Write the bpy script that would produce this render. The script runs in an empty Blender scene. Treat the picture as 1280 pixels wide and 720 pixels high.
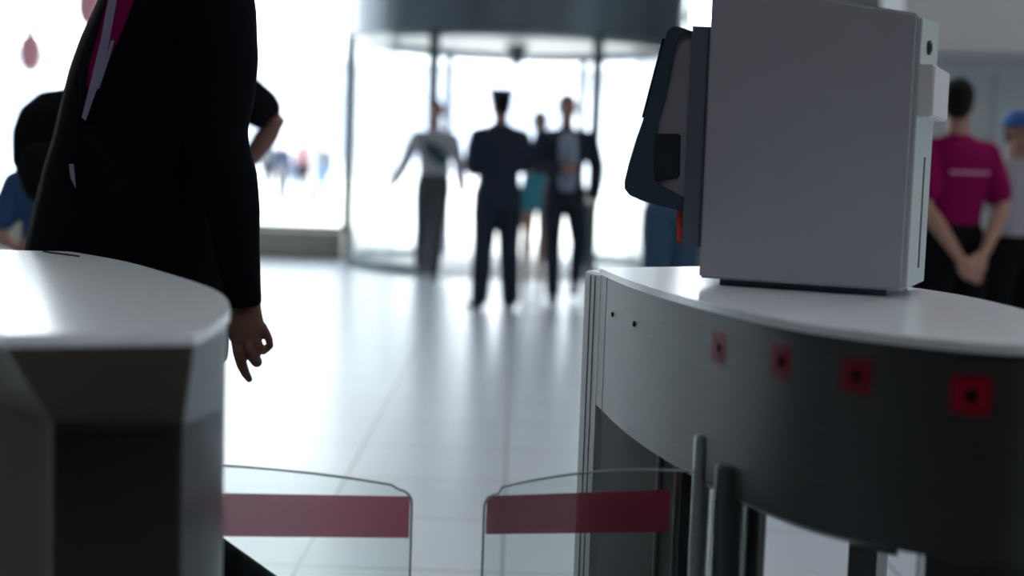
import bpy, bmesh, math, random
from mathutils import Vector, Matrix
from mathutils.bvhtree import BVHTree
random.seed(7)
C = bpy.context.scene.collection
PI = math.pi
# ------------------------------------------------------------------ camera
F = 1778.0
PITCH = math.radians(5.0); ROLL = math.radians(2.0)
CAM = Vector((0, 0, 1.2))
fwd = Vector((0, math.cos(PITCH), -math.sin(PITCH)))
u0 = Vector((0, math.sin(PITCH), math.cos(PITCH))); r0 = Vector((1, 0, 0))
RV = r0 * math.cos(ROLL) + u0 * math.sin(ROLL)
UV = -r0 * math.sin(ROLL) + u0 * math.cos(ROLL)
cd = bpy.data.cameras.new('camera'); cam = bpy.data.objects.new('camera', cd); C.objects.link(cam)
cd.sensor_width = 36; cd.lens = F / 1280 * 36
M = Matrix((RV, UV, -fwd)).transposed().to_4x4(); M.translation = CAM
cam.matrix_world = M
cd.dof.use_dof = True; cd.dof.focus_distance = 2.68; cd.dof.aperture_fstop = 1.75; cd.clip_end = 500
bpy.context.scene.camera = cam

def ray(px, py):
    return (fwd * F + RV * (px - 640) + UV * (360 - py)).normalized()
def at(px, py, Y):
    d = ray(px, py); return CAM + d * (Y / d.y)
def atz(px, py, z):
    d = ray(px, py); return CAM + d * ((z - CAM.z) / d.z)

# ------------------------------------------------------------------ materials
MATS = {}
def mat(name, col, rough=.5, metal=0, spec=.5, var=0.0, vscale=20, bump=0.0, bscale=60, aniso=None, sheen=0):
    if name in MATS: return MATS[name]
    m = bpy.data.materials.new(name); m.use_nodes = True
    nt = m.node_tree; b = nt.nodes['Principled BSDF']
    b.inputs['Base Color'].default_value = (*col, 1); b.inputs['Roughness'].default_value = rough
    b.inputs['Metallic'].default_value = metal; b.inputs['Specular IOR Level'].default_value = spec
    if sheen: b.inputs['Sheen Weight'].default_value = sheen
    tc = nt.nodes.new('ShaderNodeTexCoord')
    if var:
        n = nt.nodes.new('ShaderNodeTexNoise'); n.inputs['Scale'].default_value = vscale; n.inputs['Detail'].default_value = 4
        mp = nt.nodes.new('ShaderNodeMapping')
        if aniso: mp.inputs['Scale'].default_value = aniso
        nt.links.new(tc.outputs['Object'], mp.inputs[0]); nt.links.new(mp.outputs[0], n.inputs['Vector'])
        r = nt.nodes.new('ShaderNodeValToRGB')
        r.color_ramp.elements[0].position = .3; r.color_ramp.elements[1].position = .7
        r.color_ramp.elements[0].color = (*[c * (1 - var) for c in col], 1)
        r.color_ramp.elements[1].color = (*[min(1, c * (1 + var)) for c in col], 1)
        nt.links.new(n.outputs['Fac'], r.inputs[0]); nt.links.new(r.outputs[0], b.inputs['Base Color'])
    if bump:
        n2 = nt.nodes.new('ShaderNodeTexNoise'); n2.inputs['Scale'].default_value = bscale
        nt.links.new(tc.outputs['Object'], n2.inputs['Vector'])
        bp = nt.nodes.new('ShaderNodeBump'); bp.inputs['Strength'].default_value = bump; bp.inputs['Distance'].default_value = .01
        nt.links.new(n2.outputs['Fac'], bp.inputs['Height']); nt.links.new(bp.outputs[0], b.inputs['Normal'])
    MATS[name] = m; return m

def glass_mat(name, tint, refl=1.0, film=None):
    m = bpy.data.materials.new(name); m.use_nodes = True; nt = m.node_tree
    nt.nodes.clear(); o = nt.nodes.new('ShaderNodeOutputMaterial')
    t = nt.nodes.new('ShaderNodeBsdfTransparent'); t.inputs[0].default_value = (*tint, 1)
    g = nt.nodes.new('ShaderNodeBsdfGlossy'); g.inputs['Roughness'].default_value = .02
    fr = nt.nodes.new('ShaderNodeFresnel'); fr.inputs[0].default_value = 1.35
    mu = nt.nodes.new('ShaderNodeMath'); mu.operation = 'MULTIPLY'; mu.inputs[1].default_value = refl
    mx = nt.nodes.new('ShaderNodeMixShader')
    nt.links.new(fr.outputs[0], mu.inputs[0]); nt.links.new(mu.outputs[0], mx.inputs[0])
    nt.links.new(t.outputs[0], mx.inputs[1]); nt.links.new(g.outputs[0], mx.inputs[2])
    if film:
        d = nt.nodes.new('ShaderNodeBsdfPrincipled'); d.inputs['Base Color'].default_value = (*film[0], 1); d.inputs['Roughness'].default_value = .35
        m2 = nt.nodes.new('ShaderNodeMixShader'); m2.inputs[0].default_value = film[1]
        nt.links.new(mx.outputs[0], m2.inputs[1]); nt.links.new(d.outputs[0], m2.inputs[2]); nt.links.new(m2.outputs[0], o.inputs[0])
    else:
        nt.links.new(mx.outputs[0], o.inputs[0])
    MATS[name] = m; return m

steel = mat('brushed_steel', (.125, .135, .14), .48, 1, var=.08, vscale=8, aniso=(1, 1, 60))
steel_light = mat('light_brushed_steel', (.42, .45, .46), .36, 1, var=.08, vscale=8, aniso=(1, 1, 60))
shade_steel = mat('bronze_dark_steel', (.12, .108, .085), .55, .6, var=.08, vscale=8, aniso=(1, 1, 60))  # steel darkened and browned to paint in shade and reflection
trim_m = mat('satin_aluminium_trim', (.42, .44, .45), .4, .3)
steel_dark = mat('dark_brushed_steel', (.15, .165, .17), .36, 1, var=.08, vscale=8, aniso=(1, 1, 60))
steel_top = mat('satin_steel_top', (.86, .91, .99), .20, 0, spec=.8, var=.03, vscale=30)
panel_m = mat('grey_panel', (.024, .030, .031), .7, 0, var=.05)
rubber = mat('black_rubber', (.012, .012, .013), .6)
black_hole = mat('sensor_black', (.004, .004, .004), .25)
kiosk_m = mat('kiosk_grey_paint', (.40, .40, .475), .5, var=.02, bump=.02, bscale=300)
kiosk_side = mat('kiosk_light_paint', (.50, .56, .57), .45)
reader_m = mat('reader_white', (.72, .72, .76), .4)
bezel_m = mat('bezel_navy_plastic', (.035, .062, .10), .42)
bezel_d = mat('bezel_dark_pocket', (.012, .022, .038), .5)
plate_m = mat('mount_plate', (.11, .135, .19), .45)
red_pl = mat('red_plastic', (.85, .09, .04), .4)
screen_m = mat('screen_glass', (.01, .012, .018), .1)
glass_flap = glass_mat('flap_glass', (.93, .96, .95), 1.0)
glass_edge = mat('glass_edge_green', (.36, .44, .45), .15)
film_m = glass_mat('pink_film', (.93, .80, .84), .8, film=((.75, .10, .22), .64))
def glow_mat(name, op):  # soft-edged red film that paints in the glow at the sensors
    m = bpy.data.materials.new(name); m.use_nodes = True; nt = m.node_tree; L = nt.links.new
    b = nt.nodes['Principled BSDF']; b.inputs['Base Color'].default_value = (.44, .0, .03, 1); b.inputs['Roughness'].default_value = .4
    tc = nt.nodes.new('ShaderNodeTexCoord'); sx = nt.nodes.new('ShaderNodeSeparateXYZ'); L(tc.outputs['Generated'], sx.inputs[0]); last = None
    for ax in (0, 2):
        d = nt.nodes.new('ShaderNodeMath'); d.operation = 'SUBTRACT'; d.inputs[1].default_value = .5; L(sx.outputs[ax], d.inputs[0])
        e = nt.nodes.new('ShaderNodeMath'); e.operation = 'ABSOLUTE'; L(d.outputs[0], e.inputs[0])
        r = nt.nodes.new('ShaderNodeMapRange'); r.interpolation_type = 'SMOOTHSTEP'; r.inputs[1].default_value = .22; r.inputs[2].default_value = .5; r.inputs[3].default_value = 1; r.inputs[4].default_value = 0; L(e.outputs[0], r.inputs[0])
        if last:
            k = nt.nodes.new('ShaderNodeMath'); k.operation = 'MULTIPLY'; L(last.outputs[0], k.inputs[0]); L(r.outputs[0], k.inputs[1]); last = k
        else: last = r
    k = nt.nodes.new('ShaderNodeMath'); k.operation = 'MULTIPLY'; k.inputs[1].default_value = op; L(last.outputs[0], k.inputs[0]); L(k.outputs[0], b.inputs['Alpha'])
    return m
glow_strong = glow_mat('red_square_strong', .70); glow_faint = glow_mat('red_square_faint', .36)
pane_m = glass_mat('window_glass', (.98, .99, .985), .45)
frame_m = mat('green_grey_frame', (.13, .17, .18), .4, .5)
frame_l = mat('pale_aluminium', (.42, .46, .50), .4, .6)
canopy_m = mat('canopy_blue_grey', (.17, .21, .25), .30, .35, var=.35, vscale=1.6, aniso=(1, 1, .02))
wall_m = mat('wall_warm_grey', (.38, .37, .34), .7, var=.03, vscale=3)
wall_c = mat('wall_cool_grey', (.60, .65, .67), .6, var=.03, vscale=3)
soffit_m = mat('soffit_grey', (.56, .56, .58), .65, var=.03)
ledge_m = mat('ledge_stone', (.33, .31, .27), .6, var=.08, vscale=6)
ceil_m = mat('ceiling_white', (.55, .56, .57), .8)
dark_wall = mat('rear_wall', (.03, .03, .032), .7)
suit_m = mat('suit_black_wool', (.0022, .003, .006), .85, spec=.08, bump=.15, bscale=500)
navy_m = mat('navy_uniform', (.010, .018, .040), .7, spec=.3)
suit_n = mat('navy_suit', (.010, .017, .034), .7, spec=.3)
skin_m = mat('skin', (.36, .19, .14), .55, var=.06, vscale=25)
skin_d = mat('skin_tanned', (.20, .095, .072), .55, var=.08, vscale=30)
hair_m = mat('dark_hair', (.007, .005, .004), .7, spec=.15, bump=.5, bscale=90)
magenta = mat('magenta_cloth', (.20, .001, .065), .8, spec=.1)
lilac = mat('lilac_ribbon', (.27, .24, .38), .6)
shirt_w = mat('white_shirt', (.42, .41, .46), .8)
shirt_b = mat('pale_blue_shirt', (.40, .46, .58), .8)
grey_tr = mat('grey_trousers', (.055, .062, .075), .8)
black_c = mat('black_cloth', (.005, .005, .007), .85, spec=.1)
shoe_m = mat('black_leather', (.008, .008, .009), .35)
denim = mat('blue_denim', (.035, .085, .16), .85, var=.2, vscale=40)
teal = mat('teal_cloth', (.03, .22, .29), .8)
beige_c = mat('beige_cloth', (.52, .42, .36), .8)
blue_c = mat('blue_cloth', (.02, .07, .19), .8)
cap_b = mat('blue_cap_cloth', (.02, .10, .36), .7)
green_c = mat('dark_green_bag', (.01, .06, .05), .7)
red_l = mat('red_pendant', (.92, .42, .47), .6)
eye_m = mat('eye', (.03, .02, .02), .2)

def floor_mat():
    m = bpy.data.materials.new('stone_tile'); m.use_nodes = True; nt = m.node_tree; b = nt.nodes['Principled BSDF']; b.inputs['Specular IOR Level'].default_value = .20
    tc = nt.nodes.new('ShaderNodeTexCoord'); mp = nt.nodes.new('ShaderNodeMapping'); mp.inputs['Location'].default_value = (.4, .15, 0)
    br = nt.nodes.new('ShaderNodeTexBrick'); br.offset = 0; br.squash = 1
    br.inputs['Scale'].default_value = 1; br.inputs['Brick Width'].default_value = .6; br.inputs['Row Height'].default_value = .6
    br.inputs['Mortar Size'].default_value = .006; br.inputs['Mortar Smooth'].default_value = .3; br.inputs['Bias'].default_value = 0
    br.inputs['Color1'].default_value = (.50, .545, .61, 1); br.inputs['Color2'].default_value = (.53, .575, .635, 1); br.inputs['Mortar'].default_value = (.22, .24, .27, 1)
    n = nt.nodes.new('ShaderNodeTexNoise'); n.inputs['Scale'].default_value = 1.6; n.inputs['Detail'].default_value = 6
    mr = nt.nodes.new('ShaderNodeMapRange'); mr.inputs[3].default_value = .27; mr.inputs[4].default_value = .30
    nt.links.new(tc.outputs['Object'], mp.inputs[0]); nt.links.new(mp.outputs[0], br.inputs['Vector']); nt.links.new(mp.outputs[0], n.inputs['Vector'])
    nt.links.new(br.outputs['Color'], b.inputs['Base Color']); nt.links.new(n.outputs['Fac'], mr.inputs[0]); nt.links.new(mr.outputs[0], b.inputs['Roughness'])
    return m

# ------------------------------------------------------------------ mesh helpers
def link(name, bm, m, parent=None, smooth=True, sharp=40, origin=None):
    if origin is None and parent is None:
        if len(bm.verts):
            xs = [v.co.x for v in bm.verts]; ys = [v.co.y for v in bm.verts]; zs = [v.co.z for v in bm.verts]
            origin = Vector(((min(xs) + max(xs)) / 2, (min(ys) + max(ys)) / 2, min(zs)))
    if parent is not None: origin = WORLD.get(parent.name, Vector((0, 0, 0))) if origin is None else origin
    bmesh.ops.translate(bm, verts=bm.verts, vec=-origin)
    bmesh.ops.recalc_face_normals(bm, faces=bm.faces)
    me = bpy.data.meshes.new(name); bm.to_mesh(me); bm.free()
    if smooth:
        for p in me.polygons: p.use_smooth = True
        me.set_sharp_from_angle(angle=math.radians(sharp))
    me.materials.append(m)
    o = bpy.data.objects.new(name, me); C.objects.link(o)
    if parent is not None:
        o.parent = parent; o.location = origin - WORLD.get(parent.name, Vector((0, 0, 0)))
        WORLD[o.name] = origin
    else:
        o.location = origin; WORLD[o.name] = origin
    return o
WORLD = {}
def shade_faces(o, m2, test):  # puts shade into the colour of faces chosen by their normal
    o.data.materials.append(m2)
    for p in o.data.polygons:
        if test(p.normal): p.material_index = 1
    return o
def tag(o, label, cat, group=None, kind=None):
    o['label'] = label; o['category'] = cat
    if group: o['group'] = group
    if kind: o['kind'] = kind
    return o
def thing(name, label, cat, loc, group=None, rotz=0):
    o = bpy.data.objects.new(name, None); C.objects.link(o); o.location = loc; o.empty_display_size = .1
    o.rotation_euler = (0, 0, rotz)
    WORLD[o.name] = Vector(loc) if rotz == 0 else Vector((0, 0, 0))
    return tag(o, label, cat, group)
def struct(name, bm, m, parent=None, smooth=False):
    o = link(name, bm, m, parent, smooth)
    if parent is None: o['kind'] = 'structure'
    return o
def box(bm, a, b, bev=0):
    a = Vector(a); b = Vector(b); c = (a + b) / 2; s = b - a
    r = bmesh.ops.create_cube(bm, size=1, matrix=Matrix.Translation(c) @ Matrix.Diagonal((abs(s.x), abs(s.y), abs(s.z), 1)))
    if bev:
        es = list({e for v in r['verts'] for e in v.link_edges})
        bmesh.ops.bevel(bm, geom=es, offset=bev, segments=2, affect='EDGES')
def B(a, b, bev=0):
    bm = bmesh.new(); box(bm, a, b, bev); return bm
def cyl(bm, c, r, h, n=32, r2=None, axis=None):
    m = Matrix.Translation(Vector(c))
    if axis is not None: m = m @ Vector((0, 0, 1)).rotation_difference(Vector(axis)).to_matrix().to_4x4()
    m = m @ Matrix.Translation((0, 0, h / 2))
    bmesh.ops.create_cone(bm, cap_ends=True, segments=n, radius1=r, radius2=r if r2 is None else r2, depth=h, matrix=m)
def prism(bm, pts, z0, z1, bev=0, segs=3):
    """extrude a plan polygon from z0 to z1"""
    vs = [bm.verts.new((p[0], p[1], z0)) for p in pts]; vt = [bm.verts.new((p[0], p[1], z1)) for p in pts]
    n = len(pts); bm.faces.new(vs); tf = bm.faces.new(vt)
    for i in range(n): bm.faces.new((vs[i], vs[(i + 1) % n], vt[(i + 1) % n], vt[i]))
    if bev: bmesh.ops.bevel(bm, geom=list(tf.edges), offset=bev, segments=segs, affect='EDGES')
def extrude_poly(bm, pts, vec, bev=0, segs=2):
    """pts: world 3D polygon; extruded by vec"""
    vec = Vector(vec)
    a = [bm.verts.new(p) for p in pts]; b = [bm.verts.new(Vector(p) + vec) for p in pts]
    n = len(pts); f1 = bm.faces.new(a); f2 = bm.faces.new(b)
    for i in range(n): bm.faces.new((a[i], a[(i + 1) % n], b[(i + 1) % n], b[i]))
    if bev: bmesh.ops.bevel(bm, geom=list(f1.edges) + list(f2.edges), offset=bev, segments=segs, affect='EDGES')
def catmull(pts, k=6, closed=True):
    out = []; n = len(pts); P = [Vector(p) for p in pts]
    for i in range(n if closed else n - 1):
        p0 = P[(i - 1) % n] if closed or i > 0 else P[0]; p1 = P[i]; p2 = P[(i + 1) % n]
        p3 = P[(i + 2) % n] if closed or i + 2 < n else P[-1]
        for j in range(k):
            t = j / k
            out.append(.5 * ((2 * p1) + (p2 - p0) * t + (2 * p0 - 5 * p1 + 4 * p2 - p3) * t * t + (3 * p1 - p0 - 3 * p2 + p3) * t ** 3))
    if not closed: out.append(P[-1])
    return out
def rings(bm, rs, n=20, expo=2.0):
    """rs: list of (center, ax, ay) rings with ax, ay full radius vectors; closed with caps"""
    L = []
    for c, ax, ay in rs:
        c = Vector(c); ax = Vector(ax); ay = Vector(ay); r = []
        for i in range(n):
            t = 2 * PI * i / n; ct, st = math.cos(t), math.sin(t)
            ct = math.copysign(abs(ct) ** (2 / expo), ct); st = math.copysign(abs(st) ** (2 / expo), st)
            r.append(bm.verts.new(c + ax * ct + ay * st))
        L.append(r)
    for a, b in zip(L, L[1:]):
        for i in range(n): bm.faces.new((a[i], a[(i + 1) % n], b[(i + 1) % n], b[i]))
    bm.faces.new(L[0][::-1]); bm.faces.new(L[-1])
def tube(bm, pts, rads, n=12, side=None, flat=1.0, cap=True):
    P = [Vector(p) for p in pts]; rs = []
    for i, p in enumerate(P):
        d = (P[min(i + 1, len(P) - 1)] - P[max(i - 1, 0)]).normalized()
        s = Vector(side) if side is not None else (Vector((0, 1, 0)) if abs(d.y) < .85 else Vector((1, 0, 0)))
        s = (s - d * s.dot(d)).normalized(); u = d.cross(s)
        r = rads[i] if isinstance(rads, (list, tuple)) else rads
        rs.append((p, s * r, u * r * flat, d, r))
    out = []
    if cap:
        p, a, b, d, r = rs[0]
        out += [(p - d * r * .85, a * .45, b * .45), (p - d * r * .5, a * .85, b * .85)]
    out += [(p, a, b) for p, a, b, d, r in rs]
    if cap:
        p, a, b, d, r = rs[-1]
        out += [(p + d * r * .5, a * .85, b * .85), (p + d * r * .85, a * .45, b * .45)]
    rings(bm, out, n)
def ell(bm, c, r, n=16, rot=None):
    m = Matrix.Translation(Vector(c))
    if rot is not None: m = m @ rot
    bmesh.ops.create_uvsphere(bm, u_segments=n, v_segments=max(6, n // 2 + 2), radius=1, matrix=m @ Matrix.Diagonal((r[0], r[1], r[2], 1)))
def remesh(o, v, sm=4):
    m = o.modifiers.new('surface', 'REMESH'); m.mode = 'VOXEL'; m.voxel_size = v; m.use_smooth_shade = True
    if sm:
        s = o.modifiers.new('soften', 'SMOOTH'); s.factor = .5; s.iterations = sm
    return o

# ------------------------------------------------------------------ people
def lerp(a, b, t): return Vector(a) * (1 - t) + Vector(b) * t
def hand_bm(bm, wrist, d, side, s=1.0, curl=.45, thumb=1):
    """wrist point, d = direction of the hand, side = direction across the palm (towards the index finger)"""
    d = Vector(d).normalized(); side = Vector(side); side = (side - d * side.dot(d)).normalized(); nrm = d.cross(side) * thumb
    w = Vector(wrist)
    rings(bm, [(w - d * .03 * s, side * .026 * s, nrm * .019 * s), (w + d * .01 * s, side * .028 * s, nrm * .017 * s),
               (w + d * .05 * s, side * .040 * s, nrm * .016 * s), (w + d * .085 * s, side * .041 * s, nrm * .014 * s), (w + d * .095 * s, side * .036 * s, nrm * .009 * s)], 14)
    for k, (off, L) in enumerate(((.031, .072), (.0105, .080), (-.0105, .074), (-.031, .058))):
        p = w + d * (.085 - abs(off) * .15) * s + side * off * s; pts = [p - d * .02 * s, p]; a = curl * (.6 + .12 * k)
        for j, f in enumerate((.45, .32, .23)):
            ang = a * (j + .7); p = p + (d * math.cos(ang) + nrm * math.sin(ang)) * L * f * s; pts.append(p)
        tube(bm, pts, [.0095 * s, .0095 * s, .009 * s, .0082 * s, .007 * s], 8)
    p = w + d * .02 * s + side * .024 * s
    tube(bm, [p, p + (d * .6 + side * .6 + nrm * .35) * .035 * s, p + (d * 1.5 + side * .75 + nrm * .6) * .038 * s, p + (d * 2.1 + side * .7 + nrm * .9) * .037 * s],
         [.014 * s, .0125 * s, .0105 * s, .008 * s], 8)

def person(label, loc, face, H=1.75, J=None, top='shirt', topm=shirt_w, sleeve='long', legm=grey_tr, legs='trousers', skin=None, hair='short',
           vox=.009, shoes=shoe_m, group=None, open_jacket=None, hands=True, curl=.45, belly=1.0, headturn=0, eyes=True):
    """face: heading angle, 0 = facing the camera (-Y). local frame: front = -Y, left-of-image side = -X"""
    skin = skin or skin_m; k = H / 1.75
    D = dict(hipL=(-.09, 0, .91), hipR=(.09, 0, .91), kneeL=(-.10, -.01, .49), kneeR=(.10, -.01, .49), ankL=(-.11, .02, .085), ankR=(.11, .02, .085),
             shL=(-.175, 0, 1.415), shR=(.175, 0, 1.415), elL=(-.225, .03, 1.12), elR=(.225, .03, 1.12), wrL=(-.24, -.03, .865), wrR=(.24, -.03, .865),
             pel=(0, 0, .93), neck=(0, .005, 1.46), head=(0, -.015, 1.635))
    if J: D.update(J)
    D = {a: Vector(b) * k for a, b in D.items()}
    root = thing('person', label, 'person', loc, group, 0)
    root.rotation_euler = (0, 0, face); WORLD[root.name] = Vector((0, 0, 0))
    O = Vector((0, 0, 0))
    def torso(bm, g, z0=0.0, z1=1.03, wid=1.0):
        prof = [(-.10, .150, .105), (0, .155, .112), (.22, .130, .100), (.42, .135, .105), (.65, .158, .117), (.82, .166, .110), (.90, .158, .098), (.95, .125, .082), (.985, .085, .068), (1.02, .064, .060)]
        rs = []
        for t, rx, ry in prof:
            if t < z0 - 1e-6 or t > z1 + 1e-6: continue
            c = lerp(D['pel'], D['neck'], t)
            ax = (D['shR'] - D['shL']).normalized() if t > .4 else lerp((D['hipR'] - D['hipL']).normalized(), (D['shR'] - D['shL']).normalized(), max(0, t) / .4).normalized()
            up = (D['neck'] - D['pel']).normalized(); ay = up.cross(ax)
            rs.append((c, ax * (rx * k * wid + g), ay * (ry * k * belly + g)))
        rings(bm, rs, 24, 2.3)
    def head(bm):
        h = D['head']; R = Matrix.Rotation(headturn, 4, 'Z')
        def q(x, y, z): return h + (R @ Vector((x, y, z))) * k
        tube(bm, [D['neck'] - Vector((0, 0, .03 * k)), lerp(D['neck'], h, .5) + Vector((0, .01, 0)), h + Vector((0, .015, -.02)) * k], [.062 * k, .056 * k, .055 * k], 14)
        ell(bm, q(0, .015, .03), (.074 * k, .094 * k, .092 * k), 20, R)
        ell(bm, q(0, -.022, -.028), (.062 * k, .072 * k, .078 * k), 20, R)
        ell(bm, q(0, -.048, -.078), (.036 * k, .036 * k, .030 * k), 14, R)
        ell(bm, q(0, -.060, .028), (.055 * k, .030 * k, .018 * k), 14, R)
        tube(bm, [q(0, -.088, .02), q(0, -.100, -.008), q(0, -.104, -.020)], [.009 * k, .013 * k, .015 * k], 10)
        ell(bm, q(0, -.088, -.052), (.026 * k, .012 * k, .009 * k), 12, R)
        for sx in (-1, 1):
            ell(bm, q(sx * .074, .012, -.005), (.011 * k, .020 * k, .032 * k), 12, R)
        return q, R
    def limb(bm, a, b, c, r, n=14, g=0):
        a, b, c = D[a], D[b], D[c]
        tube(bm, [a, lerp(a, b, .35), lerp(a, b, .7), b, lerp(b, c, .3), lerp(b, c, .65), c], [x * k + g for x in r], n)
    armr = (.040, .046, .043, .038, .041, .034, .025); legr = (.088, .085, .067, .054, .056, .046, .036)
    # body
    bm = bmesh.new(); torso(bm, 0); q, R = head(bm)
    for s in 'LR':
        limb(bm, 'sh' + s, 'el' + s, 'wr' + s, armr); limb(bm, 'hip' + s, 'knee' + s, 'ank' + s, legr)
        fd = D.get('foot' + s, Vector((-.25 if s == 'L' else .25, -1, 0)));
        if ('toe' + s) in D: toe = D['toe' + s]
        else: toe = D['ank' + s] + Vector((-.02 if s == 'L' else .02, -.155, -.055)) * k
        tube(bm, [D['ank' + s] + Vector((0, .03, -.04)) * k, lerp(D['ank' + s], toe, .5) + Vector((0, 0, -.02)) * k, toe], [.028 * k, .026 * k, .016 * k], 10)
        if hands:
            d = (D['wr' + s] - D['el' + s]).normalized()
            if ('hd' + s) in D: d = D['hd' + s].normalized()
            sd = D.get('hs' + s, Vector((0, -1, 0)))
            hand_bm(bm, D['wr' + s], d, sd, k, curl, 1 if s == 'L' else -1)
    body = link('body', bm, skin, root, origin=O); remesh(body, vox if hands else vox * 1.3, 3)
    P = {}
    # upper garment
    if sleeve != 'custom':
        g = {'jacket': .024, 'shirt': .013}[top]
        bm = bmesh.new(); torso(bm, g * k, -.05 if top == 'shirt' else -.10, 1.03, 1.04 if top == 'jacket' else 1.0)
        if top == 'jacket':
            c = D['pel']; rings(bm, [(c + Vector((0, 0, -.13)) * k, (.185 * k, 0, 0), (0, .145 * k, 0)), (c + Vector((0, 0, .02)) * k, (.180 * k, 0, 0), (0, .14 * k, 0)), (c + Vector((0, 0, .2)) * k, (.155 * k, 0, 0), (0, .125 * k, 0))], 24, 2.2)
        for s in 'LR':
            a, b, c = D['sh' + s], D['el' + s], D['wr' + s]; gg = g + .004
            inn = lerp(a, D['neck'] - Vector((0, 0, .06)) * k, .35)
            tube(bm, [inn, lerp(inn, a, .6) - Vector((0, 0, .012)) * k, a - Vector((0, 0, .03)) * k], [(.044 + gg * .5) * k, (.048 + gg * .5) * k, (.046 + gg * .5) * k], 14)
            a = lerp(a, b, .10)
            if sleeve == 'long':
                c = lerp(b, c, .93)
                tube(bm, [a, lerp(a, b, .4), lerp(a, b, .8), b, lerp(b, c, .3), lerp(b, c, .7), c], [(x + gg) * k for x in (.044, .049, .045, .041, .041, .036, .030)], 14)
            else:
                tube(bm, [a, lerp(a, b, .35), lerp(a, b, .72)], [(x + gg + .004) * k for x in (.044, .050, .052)], 14)
        # collar
        n0 = D['neck']; tube(bm, [n0 + Vector((0, 0, -.02)) * k, n0 + Vector((0, .004, .025)) * k], [.070 * k, .066 * k], 14, cap=False)
        P['top'] = link({'jacket': 'jacket', 'shirt': 'shirt'}[top], bm, topm, root, origin=O); remesh(P['top'], .011, 3)
    # lower garment
    bm = bmesh.new(); g = .016
    if legs == 'trousers' or legs == 'loose':
        gl = g if legs == 'trousers' else .03
        torso(bm, .014 * k, -.10, .22)
        for s in 'LR':
            a, b, c = D['hip' + s], D['knee' + s], D['ank' + s]
            tube(bm, [a + Vector((0, 0, .02)), lerp(a, b, .35), lerp(a, b, .7), b, lerp(b, c, .3), lerp(b, c, .65), lerp(b, c, .98)], [(x + gl) * k for x in (.083, .080, .066, .056, .056, .050, .047)], 14)
        P['legs'] = link('trousers', bm, legm, root, origin=O); remesh(P['legs'], .011, 3)
    elif legs == 'skirt':
        c = D['pel']
        rings(bm, [(c + Vector((0, 0, .22)) * k, (.145 * k, 0, 0), (0, .115 * k, 0)), (c + Vector((0, 0, .05)) * k, (.18 * k, 0, 0), (0, .145 * k, 0)), (c + Vector((0, 0, -.1)) * k, (.20 * k, 0, 0), (0, .165 * k, 0)), (c + Vector((0, 0, -.19)) * k, (.21 * k, 0, 0), (0, .17 * k, 0))], 24)
        P['legs'] = link('skirt', bm, legm, root, origin=O); remesh(P['legs'], .012, 2)
    elif legs == 'shorts':
        torso(bm, .014 * k, -.10, .22)
        for s in 'LR':
            a, b = D['hip' + s], D['knee' + s]
            tube(bm, [a + Vector((0, 0, .02)), lerp(a, b, .4), lerp(a, b, .85)], [(x + .02) * k for x in (.083, .080, .072)], 14)
        P['legs'] = link('shorts', bm, legm, root, origin=O); remesh(P['legs'], .011, 3)
    # shoes
    for s in 'LR':
        an = D['ank' + s]; toe = D.get('toe' + s, an + Vector((-.02 if s == 'L' else .02, -.155, -.055)) * k)
        dv = toe - an; fl = Vector((dv.x, dv.y, 0)).normalized() if Vector((dv.x, dv.y, 0)).length > .02 else Vector((0, -1, 0))
        bm = bmesh.new(); heel = an - fl * .045 * k + Vector((0, 0, -.045)) * k
        sd = Vector((0, 0, 1)).cross(fl)
        rs = []
        for t, w, h, dz in ((-.02, .022, .022, 0), (.06, .036, .038, .004), (.3, .038, .046, .010), (.55, .042, .036, .002), (.8, .045, .028, -.002), (.97, .034, .022, -.004), (1.06, .014, .012, -.006)):
            c = lerp(heel, toe + fl * .045 * k, t) + Vector((0, 0, dz)) * k
            rs.append((c, sd * w * k, Vector((0, 0, h * k))))
        rings(bm, rs, 14, 2.6)
        tube(bm, [an + Vector((0, 0, .02)), an + Vector((0, 0, -.04)) * k], [.043 * k, .046 * k], 12)
        lo = min(v.co.z for v in bm.verts)
        sh = link('shoe', bm, shoes, root, origin=O); remesh(sh, .008, 2)
    # hair
    h = D['head']
    if hair:
        bm = bmesh.new()
        ell(bm, q(0, .028, .042), (.082 * k, .096 * k, .092 * k), 20, R)
        if hair == 'short': ell(bm, q(0, .055, -.01), (.070 * k, .062 * k, .070 * k), 16, R)
        if hair == 'long':
            ell(bm, q(0, .06, -.05), (.080 * k, .060 * k, .11 * k), 16, R)
            rings(bm, [(q(0, .06, -.02), (.08 * k, 0, 0), (0, .05 * k, 0)), (q(0, .075, -.16), (.085 * k, 0, 0), (0, .045 * k, 0)), (q(0, .07, -.24), (.05 * k, 0, 0), (0, .03 * k, 0))], 14)
        # clear the face
        geom = bm.verts[:] + bm.edges[:] + bm.faces[:]
        hb = link('hair', bm, hair_m, root, origin=O); remesh(hb, .010, 2)
    if eyes:
        for sx in (-1, 1):
            bm = bmesh.new(); ell(bm, q(sx * .031, -.082, .006), (.013 * k, .009 * k, .007 * k), 12, R)
            link('eye', bm, eye_m, root, origin=O)
    root['_k'] = k; del root['_k']
    return root, D, q, k, P
O0 = Vector((0, 0, 0))

def floor_pt(px, py): p = atz(px, py, 0); return (p.x, p.y, 0)
def xat(px, Y, z=.0):
    # world x at distance Y, height z for an image column
    lo, hi = -20.0, 20.0
    for _ in range(50):
        m = (lo + hi) / 2; v = Vector((m, Y, z)) - CAM
        if 640 + F * v.dot(RV) / v.dot(fwd) < px: lo = m
        else: hi = m
    return lo
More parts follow.
